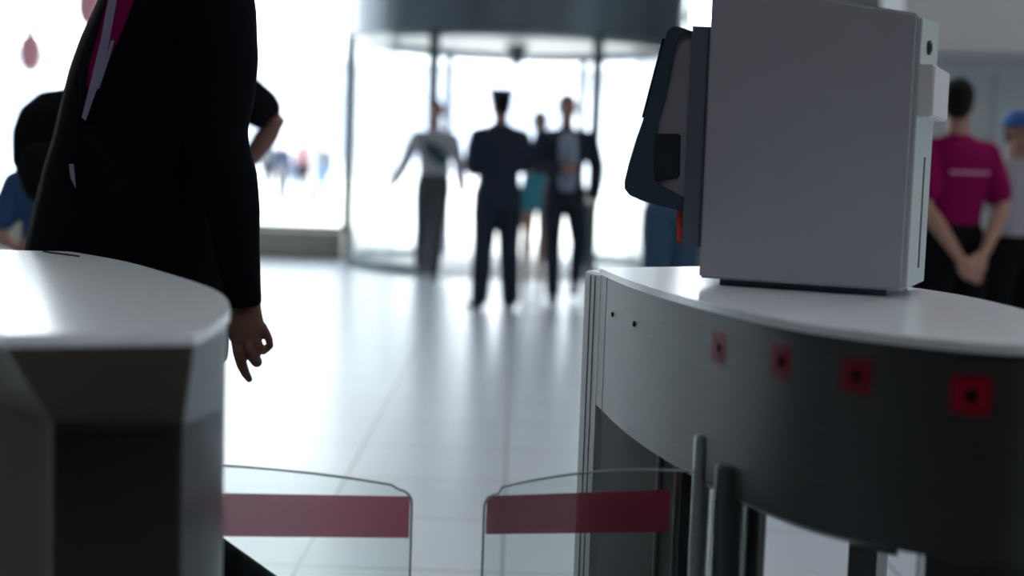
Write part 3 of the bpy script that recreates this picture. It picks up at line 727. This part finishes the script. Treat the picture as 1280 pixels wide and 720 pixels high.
# near hand: palm and five separate fingers
hd = -.17
s6 = 1 / 590.0
def HP(px, py, dy=0): return S(px, py, hd + dy)
def across(px0, px1, py, th, dy=0):
    a, b = HP(px0, py, dy), HP(px1, py, dy); return ((a + b) / 2, (b - a) / 2, Vector((0, th, 0)))
rings(bm, [across(287, 325, 360, .022), across(287, 326, 384, .020), across(286, 329, 400, .020), across(286.5, 332, 412, .018, -.002), across(288, 328, 424, .015, -.004), across(291, 319, 436, .009, -.004)], 20, 2.4)
def finger(pts, rp): tube(bm, [HP(x, y, dy) for x, y, dy in pts], [r * s6 for r in rp], 10)
finger([(297, 425, 0), (299, 440, -.006), (302, 455, -.004), (307, 467, .004), (311.5, 474, .012)], [8.2, 7.8, 6.6, 5.4, 4.2])      # index
finger([(309, 422, -.004), (313.5, 436, -.010), (318, 448, -.006), (321, 452.5, .006)], [7.8, 7.8, 7.4, 6.8])                    # middle
finger([(318, 416, -.004), (321.5, 428, -.012), (326, 437, -.006), (329, 438.5, .008)], [7.0, 5.8, 5.6, 5.2])                    # ring
finger([(327, 408, 0), (332.5, 416, -.004), (336.5, 425, -.002), (337.5, 432, .002), (333, 437, .006)], [6.0, 5.0, 4.8, 4.6, 4.0])   # little
finger([(293, 395, .010), (291, 408, .026), (293, 421, .036), (297, 431, .040)], [9, 8, 7, 5.5])                                # thumb, behind the palm
# legs
kN = Vector((S(168, 600).x, YS - .05, .43)); aN = Vector((-.42, YS - .05, .19)); hN = hipc + Vector((.02, -.065, -.05))
kF = Vector((fx - .22, YS + .10, .52)); aF = Vector((fx - .34, YS + .10, .09)); hF = hipc + Vector((-.02, .09, -.05))
for h_, k_, a_ in ((hN, kN, aN), (hF, kF, aF)):
    tube(bm, [h_, lerp(h_, k_, .4), k_, lerp(k_, a_, .35), a_], [.092, .08, .058, .058, .038], 14)
toeN = Vector((-.375, YS - .05, .035)); tube(bm, [aN + Vector((.02, 0, -.03)), toeN + Vector((-.02, 0, .02))], [.035, .028], 10)
toeF = Vector((fx - .50, YS + .10, .03)); tube(bm, [aF + Vector((.02, 0, -.05)), toeF], [.035, .026], 10)
bd = link('body', bm, skin_d, root); remesh(bd, .0028, 1)
# --- coat: outline from the figure, real depth
bm = bmesh.new(); rs = []
for py, xl, xr, ry in ((-70, 190, 252, .10), (-40, 158, 262, .15), (-15, 140, 276, .18), (15, 124, 286, .185), (50, 107, 290, .185), (90, 92, 292, .18), (130, 81, 290, .172), (170, 71, 286, .168), (210, 59, 286, .17),
                       (250, 49, 288, .175), (290, 40, 290, .18), (330, 31, 290, .185), (380, 24, 286, .185), (430, 18, 284, .185), (445, 18, 282, .18)):
    a, b = S(xl, py), S(xr, py + (xr - xl) * .035); c = (a + b) / 2
    rs.append((Vector((c.x, YS, c.z)), Vector(((b.x - a.x) / 2, 0, 0)), Vector((0, ry, 0))))
rings(bm, rs[::-1], 32, 2.1)
sl = [((262, -22), 52), ((270, 20), 50), ((277, 75), 45), ((275, 120), 43), ((268, 160), 41), ((272, 190), 40), ((285, 225), 37), ((292, 265), 33), ((296, 310), 28.5), ((303, 360), 23), ((306, 384), 21.5)]
tube(bm, [S(p[0], p[1], -.15 - .02 * max(0, p[1]) / 380) for p, r in sl], [r * s6 * .96 for p, r in sl], 20, side=(0, 1, 0), cap=False)
tube(bm, [shF, lerp(shF, elF, .5), elF, lerp(elF, wrF, .5), lerp(elF, wrF, .95)], [.080, .072, .062, .055, .045], 16)
bm.normal_update(); bvhC = BVHTree.FromBMesh(bm)
coat = link('coat', bm, suit_m, root); remesh(coat, .0075, 3)
# collar
bm = bmesh.new(); tube(bm, [nk - Vector((0, 0, .05)), nk + Vector((.01, 0, .02))], [.085, .074], 16); c_ = link('collar', bm, suit_m, root); remesh(c_, .008, 2)
# trousers
bm = bmesh.new()
for h_, k_, a_ in ((hN, kN, aN), (hF, kF, aF)):
    tube(bm, [h_ + Vector((0, 0, .03)), lerp(h_, k_, .4), k_, lerp(k_, a_, .35), lerp(k_, a_, .7), lerp(k_, a_, .98)], [.10, .095, .078, .070, .064, .060], 16)
ell(bm, hipc, (.13, .155, .13), 18)
t_ = link('trousers', bm, suit_m, root); remesh(t_, .009, 3)
for a_, t2, lift in ((aN, toeN, 1), (aF, toeF, 0)):
    bm = bmesh.new(); dd = (t2 - a_); fl_ = Vector((-1, 0, 0)) if not lift else None
    if lift:   # heel raised, toe pressed on the floor
        tube(bm, [a_ + Vector((.035, 0, -.02)), lerp(a_, t2, .5) + Vector((.015, 0, -.01)), t2 + Vector((-.01, 0, .012)), t2 + Vector((-.075, 0, .0))], [.040, .044, .040, .032], 14, side=(0, 1, 0))
    else:
        rings(bm, [(a_ + Vector((.055 - f * .26, 0, -.05 + dz)), Vector((0, w, 0)), Vector((0, 0, h_))) for f, w, h_, dz in ((0, .022, .022, 0), (.1, .036, .038, .004), (.35, .040, .05, .014), (.6, .044, .036, 0), (.85, .044, .028, -.006), (1.0, .026, .018, -.012))], 14, 2.5)
    s_ = link('shoe', bm, shoe_m, root); remesh(s_, .006, 2)
bm = bmesh.new(); ell(bm, hdc + Vector((.03, 0, .045)), (.104, .089, .098), 20); ell(bm, hdc + Vector((.062, 0, -.01)), (.065, .076, .075), 16); h_ = link('hair', bm, hair_m, root); remesh(h_, .009, 2)
for sy in (-1, 1):
    bm = bmesh.new(); ell(bm, hdc + Vector((-.088, sy * .032, .008)), (.009, .013, .007), 12); link('eye', bm, eye_m, root)
# shirt front, lanyard: cloth lying on the coat opening
def drape(name, left, right, m_, off, n=14, cols=4, th=.003):
    """left/right: image polylines for the two edges of the cloth, dropped on the coat surface"""
    def samp(pl, t):
        L = [0]
        for a, b in zip(pl, pl[1:]): L.append(L[-1] + math.hypot(b[0] - a[0], b[1] - a[1]))
        d = t * L[-1]
        for i in range(len(pl) - 1):
            if d <= L[i + 1] + 1e-9:
                f = (d - L[i]) / (L[i + 1] - L[i]); return pl[i][0] + f * (pl[i + 1][0] - pl[i][0]), pl[i][1] + f * (pl[i + 1][1] - pl[i][1])
        return pl[-1]
    bm = bmesh.new(); G = []; last = None
    for i in range(n + 1):
        a = samp(left, i / n); b = samp(right, i / n); row = []
        for j in range(cols + 1):
            f = j / cols; d = ray(a[0] + (b[0] - a[0]) * f, a[1] + (b[1] - a[1]) * f); hl, hn, _, _ = bvhC.ray_cast(CAM, d)
            if hl is None: hl = CAM + d * ((YS - .02) / d.y)
            row.append([bm.verts.new(hl - d * (off + .004 + e)) for e in (0, th)])
        G.append(row)
    for i in range(n):
        for j in range(cols):
            for e in (0, 1): bm.faces.new((G[i][j][e], G[i + 1][j][e], G[i + 1][j + 1][e], G[i][j + 1][e]))
        for j in (0, cols): bm.faces.new((G[i][j][0], G[i + 1][j][0], G[i + 1][j][1], G[i][j][1]))
    for i in (0, n):
        for j in range(cols): bm.faces.new((G[i][j][0], G[i][j + 1][0], G[i][j + 1][1], G[i][j][1]))
    return link(name, bm, m_, root)
o_ = drape('scarf', [(146, -50), (132, 0), (122, 40), (112, 75), (108, 108)], [(190, -50), (170, 0), (152, 45), (136, 80), (116, 112)], magenta, .0); o_['label'] = 'magenta scarf in the coat opening'
o_ = drape('lanyard', [(145, -50), (135, 0), (126, 50), (115, 95), (102, 147)], [(156, -50), (146, 0), (137, 50), (127, 95), (107, 151)], lilac, .004); o_['label'] = 'lilac ribbon of a lanyard'
o_ = drape('lanyard_strap', [(139, 50), (130, 80), (120, 110)], [(143, 51), (134, 81), (124, 111)], lilac, .004)
drape('lapel', [(181, -50), (168, 0), (150, 45), (134, 80), (108, 148)], [(212, -50), (190, 0), (168, 50), (150, 90), (111, 153)], suit_m, .0, th=.006)
drape('lapel', [(128, -50), (120, 12), (108, 60), (100, 100), (98, 148)], [(146, -50), (133, 0), (123, 40), (111, 80), (104, 149)], suit_m, .0, th=.005)
drape('pass_card', [(86, 205), (88, 222)], [(92, 205), (95, 236)], lilac, .001)['label'] = 'small lilac slip at the coat edge'

# --- person with hands on hips behind the coat
YA = 5.2; xa = xat(207, YA, 1.2); sA = 1.85 / 1.75
e1 = at(345, 153, YA) ; w1 = at(303, 213, YA + .06)
def loc_j(p, base, k): return tuple((Vector(p) - Vector(base)) / k)
base = (xa, YA, 0)
r_, D_, q_, k_, P_ = person('person in a black t-shirt standing hands on hips behind the black coat', base, 0, 1.85,
    J=dict(shL=(-.175, 0, 1.42), shR=(.175, 0, 1.42), elR=loc_j(e1, base, sA), wrR=loc_j(w1, base, sA), hdR=(-.72, -.15, -.7), hsR=(0, -1, 0), elL=(-.23, .03, 1.13), wrL=(-.22, -.03, .88)),
    topm=black_c, sleeve='short', legm=black_c, skin=skin_d)
# backpack carried on that side
bp = at(60, 184, 4.62); q5 = 1.2
bt = thing('backpack', 'rounded black backpack hanging beside the black coat, left of it', 'backpack', (bp.x + .06, bp.y, bp.z - .17))
bm = bmesh.new(); rings(bm, [(bp + Vector((.07 + dx, 0, dz)) * 1 + Vector((.07 + dx, 0, dz)) * .2, (rx * q5, 0, 0), (0, ry * q5, 0)) for dz, rx, ry, dx in ((-.165, .09, .06, .02), (-.14, .13, .09, .01), (-.04, .155, .105, -.005), (.04, .155, .10, -.005), (.10, .14, .09, 0), (.145, .10, .065, .01), (.158, .05, .03, .02))], 24, 2.6)
b_ = link('bag', bm, black_c, bt); remesh(b_, .012, 3)
bm = bmesh.new(); rings(bm, [(bp + Vector((.08, -.125, dz * q5)), (rx * q5, 0, 0), (0, ry * q5, 0)) for dz, rx, ry in ((-.14, .07, .02), (-.11, .10, .035), (-.02, .10, .035), (.01, .08, .02))], 20, 2.8); link('front_pocket', bm, mat('black_nylon', (.006, .006, .008), .8, spec=.1), bt)
bm = bmesh.new(); p = bp + Vector((.12, .02, .17)); tube(bm, [p, p + Vector((.02, .04, .07)), p + Vector((.10, .12, .12)), Vector((xa - .15, YA - .12, 1.42)), Vector((xa - .14, YA - .03, 1.50)), Vector((xa - .14, YA + .07, 1.47))], [.014] * 6, 8, flat=.4); link('strap', bm, black_c, bt)
# --- short person in blue at the left edge
YC = 6.0; xc = xat(62, YC, 1.1)
person('short person in a blue t-shirt at the left edge, behind the backpack', (xc, YC, 0), .15, 1.33,
       J=dict(elL=(-.27, .0, 1.10), wrL=(-.13, -.20, 1.02), hdL=(1, -.3, .1), hsL=(0, 0, 1), elR=(.24, .0, 1.12), wrR=(.05, -.22, 1.03), hdR=(-1, -.3, .1), hsR=(0, 0, 1)),
       topm=blue_c, sleeve='short', legm=mat('grey_shorts', (.10, .10, .11), .8), legs='shorts')

# --- walker by the revolving door, shirt and diagonal green bag
p = floor_pt(538, 349)
r_, D_, q_, k_, P_ = person('walker in a white shirt and grey trousers with a green bag across the chest', p, .05, 1.80,
    J=dict(kneeL=(-.10, .05, .48), ankL=(-.11, .26, .14), toeL=(-.11, .16, .03), kneeR=(.05, -.13, .50), ankR=(.03, -.16, .085), elL=(-.28, .06, 1.15), wrL=(-.39, -.02, .93), elR=(.25, .06, 1.13), wrR=(.29, .04, .87), hipL=(-.08, 0, .91), hipR=(.08, 0, .91)),
    topm=shirt_w, legm=grey_tr)
bg = thing('crossbody_bag', 'dark green crossbody bag on the chest of the white-shirted walker', 'bag', (p[0], p[1] - .2, 1.2))
WB = Vector(p)
bm = bmesh.new(); c = WB + Vector((.03, -.165, 1.27)); R_ = Matrix.Rotation(math.radians(40), 4, 'Y')
ell(bm, c, (.16, .05, .075), 20, R_); b_ = link('pouch', bm, green_c, bg); remesh(b_, .01, 1)
bm = bmesh.new(); tube(bm, [WB + Vector((-.13, -.09, 1.475)), WB + Vector((-.09, -.15, 1.38)), c + Vector((-.10, .0, .09))], [.016, .016, .016], 8); link('strap', bm, green_c, bg); bm = bmesh.new(); tube(bm, [c + Vector((.10, 0, -.08)), WB + Vector((.165, -.10, 1.13)), WB + Vector((.185, 0, 1.12))], [.016] * 3, 8); link('strap', bm, green_c, bg)

# --- officer with peaked cap seen from behind
p = floor_pt(618, 386); Yo = p[1]
r_, D_, q_, k_, P_ = person('officer in dark navy uniform and peaked cap, seen from behind', p, PI + .35, 1.80,
    J=dict(kneeL=(-.11, -.01, .49), ankL=(-.125, .02, .085), kneeR=(.11, -.01, .49), ankR=(.135, .02, .085), shL=(-.185, 0, 1.40), shR=(.185, 0, 1.40), elL=(-.215, -.05, 1.14), elR=(.225, .0, 1.14), wrL=(-.10, -.26, 1.12), wrR=(.12, -.25, 1.10), hdL=(.8, -.5, 0), hdR=(-.8, -.4, 0), hsL=(0, 0, 1), hsR=(0, 0, 1), head=(0, -.02, 1.62)),
    top='jacket', topm=navy_m, legm=navy_m, legs='loose', belly=1.15)
bm = bmesh.new()
rings(bm, [(q_(0, .012, .045), (.088, 0, 0), (0, .104, 0)), (q_(0, .012, .085), (.090, 0, 0), (0, .106, 0)), (q_(0, .008, .112), (.112, 0, 0), (0, .125, 0)), (q_(0, .0, .120), (.115, 0, 0), (0, .128, 0)), (q_(0, .0, .132), (.09, 0, 0), (0, .10, 0)), (q_(0, 0, .136), (.04, 0, 0), (0, .04, 0))], 28)
cp = link('cap', bm, navy_m, r_, origin=O0)
bm = bmesh.new(); rings(bm, [(q_(0, -.085, .052), (.075, 0, 0), (0, .02, 0)), (q_(0, -.12, .040), (.070, 0, 0), (0, .03, 0)), (q_(0, -.125, .036), (.06, 0, 0), (0, .025, 0))], 20); link('cap_visor', bm, shoe_m, cp, origin=O0)

# --- man in dark suit, pale shirt, hand at the stomach
p = floor_pt(700, 379)
r_, D_, q_, k_, P_ = person('man in an open dark suit and pale blue shirt walking in', p, .12, 1.80,
    J=dict(shL=(-.195, 0, 1.42), shR=(.195, 0, 1.42), kneeL=(-.09, -.06, .49), ankL=(-.07, -.03, .085), kneeR=(.14, -.02, .50), ankR=(.17, .28, .20), toeR=(.15, .22, .07), hipL=(-.09, 0, .91), hipR=(.09, 0, .91),
           elL=(-.27, .0, 1.15), wrL=(-.08, -.20, 1.14), hdL=(.9, -.2, 0), hsL=(0, 0, 1), elR=(.28, .05, 1.15), wrR=(.25, -.04, .90)),
    top='jacket', topm=suit_n, legm=suit_n)
bm = bmesh.new()
rings(bm, [(Vector((-.0, -.122, z)) * k_, Vector((w, 0, 0)) * k_, Vector((0, .03, 0)) * k_) for z, w in ((.96, .06), (1.05, .075), (1.2, .08), (1.35, .075), (1.44, .05))], 16)
sf = link('shirt_front', bm, shirt_b, r_, origin=O0); sf['label'] = 'pale blue shirt front'
bm = bmesh.new(); tube(bm, [Vector((.0, -.172, 1.40)) * k_, Vector((.0, -.178, 1.2)) * k_, Vector((0, -.175, 1.02)) * k_], [.018, .026, .03], 8, flat=.3, side=(1, 0, 0)); link('tie', bm, mat('grey_blue_tie', (.13, .18, .27), .7), sf, origin=O0)

# --- woman behind them in teal skirt
p = floor_pt(668, 354)
person('person in a pale top and short teal skirt, half hidden between officer and suited man', p, .1, 1.72, J=dict(kneeL=(-.1, -.08, .49), ankL=(-.1, -.06, .085), elL=(-.27, -.05, 1.25), wrL=(-.22, -.22, 1.42), hdL=(-.2, -.2, 1), kneeR=(.07, .02, .48), ankR=(.06, .18, .12), toeR=(.06, .06, .03)), topm=beige_c, legm=teal, legs='skirt', hair='short', shoes=beige_c)

# --- person in jeans behind the terminal
Yj = 9.2
person('person in blue jeans standing behind the ticket terminal', (xat(838, Yj, .7), Yj, 0), .2, 1.72, J=dict(elL=(-.20, .12, 1.14), wrL=(-.08, .16, .95), elR=(.20, .12, 1.14), wrR=(.08, .18, .93), hdL=(.8, .1, -.5), hdR=(-.8, .1, -.5)), topm=grey_tr, legm=denim, legs='loose', sleeve='short')

# --- colleague in magenta polo, seen from behind, hands clasped behind the back
Yp = 6.85; xp = xat(1190, Yp, 1.0)
r_, D_, q_, k_, P_ = person('person in a magenta polo shirt seen from behind, hands clasped at the back', (xp, Yp, 0), PI + .25, 1.67,
    J=dict(shL=(-.165, 0, 1.42), shR=(.165, 0, 1.42), elL=(-.215, .10, 1.12), elR=(.215, .10, 1.12), wrL=(-.075, .19, .90), wrR=(.065, .20, .87), hdL=(.8, .1, -.7), hdR=(-.7, .1, -.7), hsL=(0, 0, -1), hsR=(0, 0, -1), head=(.01, .0, 1.63)),
    topm=magenta, sleeve='short', legm=black_c, legs='loose', headturn=-.5)
bm = bmesh.new()
for i in range(1): rings(bm, [(Vector((0, .132 + .002, 1.285)) * k_, Vector((.11, 0, 0)) * k_, Vector((0, .004, 0)) * k_), (Vector((0, .132 + .002, 1.297)) * k_, Vector((.11, 0, 0)) * k_, Vector((0, .004, 0)) * k_)], 16, 6)
st = link('back_stripe', bm, mat('pink_print', (.62, .30, .42), .7), r_, origin=O0); st['label'] = 'thin pale pink stripe across the shoulders'
# --- person in blue cap facing the camera
Yq = 7.4; xq = xat(1268, Yq, 1.0)
r_, D_, q_, k_, P_ = person('person in a blue cap and pale t-shirt at the right edge', (xq, Yq, 0), .35, 1.55,
    J=dict(kneeL=(-.14, 0, .49), ankL=(-.19, .02, .085), kneeR=(.14, 0, .49), ankR=(.19, .02, .085), wrL=(-.16, .16, .98), elL=(-.25, .10, 1.14), wrR=(.16, .16, .98), elR=(.25, .10, 1.14), hdL=(1, 0, -.2), hdR=(-1, 0, -.2), hsL=(0, 0, -1), hsR=(0, 0, -1)),
    topm=mat('lilac_white_tee', (.34, .32, .38), .8), sleeve='short', legm=black_c, legs='loose')
bm = bmesh.new(); rings(bm, [(q_(0, .015, .035), (.087, 0, 0), (0, .103, 0)), (q_(0, .015, .08), (.086, 0, 0), (0, .10, 0)), (q_(0, .02, .12), (.062, 0, 0), (0, .075, 0)), (q_(0, .02, .135), (.02, 0, 0), (0, .025, 0))], 24)
cp = link('cap', bm, cap_b, r_, origin=O0); remesh(cp, .008, 2)
bm = bmesh.new(); rings(bm, [(q_(0, -.075, .045), (.075, 0, 0), (0, .02, 0)), (q_(0, -.12, .035), (.072, 0, 0), (0, .045, 0)), (q_(0, -.125, .030), (.066, 0, 0), (0, .04, 0))], 20); link('cap_visor', bm, cap_b, cp, origin=O0)

#SECTION_LIGHT
# ================================================================== LIGHT
w = bpy.data.worlds.new('sky'); bpy.context.scene.world = w; w.use_nodes = True; nt = w.node_tree
bg_ = nt.nodes['Background']; bg_.inputs[0].default_value = (.86, .94, 1.0, 1); bg_.inputs[1].default_value = 5.8
sd_ = bpy.data.lights.new('sun', 'SUN'); sd_.energy = 9; sd_.angle = .05; sd_.color = (1, .96, .90)
so = bpy.data.objects.new('sun', sd_); C.objects.link(so); so.rotation_euler = (math.radians(35), 0, math.radians(-20)); so.location = (0, -10, 30)
for i, (x, y) in enumerate([(6.2, 8.2), (4.2, 6.6), (-6, 6), (-2.2, -1.8), (1.2, -1.8), (4.6, -1.8)]):  # unseen lamps added to lift the ambient and light the terminal
    t = thing('ceiling_lamp', ['square ceiling lamp in front of the shop front, nearest the right wall', 'square ceiling lamp in front of the shop front, nearer the terminal', 'square ceiling lamp over the left part of the hall', 'square ceiling lamp above the lane entry, on its left', 'square ceiling lamp right above the lane entry', 'square ceiling lamp above the lane entry, on its right'][i], 'lamp', (x, y, ZC - .06), 'ceiling lamps')
    bm = bmesh.new(); box(bm, (x - .65, y - .65, ZC - .06), (x + .65, y + .65, ZC), .01); link('frame', bm, frame_l, t, smooth=False)
    bm = bmesh.new(); box(bm, (x - .6, y - .6, ZC - .066), (x + .6, y + .6, ZC - .058)); link('diffuser', bm, fillm if i < 3 else fillm2, t, smooth=False)

sc = bpy.context.scene
sc.view_settings.view_transform = 'Standard'; sc.view_settings.look = 'None'; sc.view_settings.gamma = 1; sc.view_settings.use_curve_mapping = False
sc.view_settings.exposure = 0.0
sc.cycles.use_denoising = True
sc.cycles.max_bounces = 10; sc.cycles.transparent_max_bounces = 16; sc.cycles.diffuse_bounces = 5
sc.cycles.sample_clamp_indirect = 6
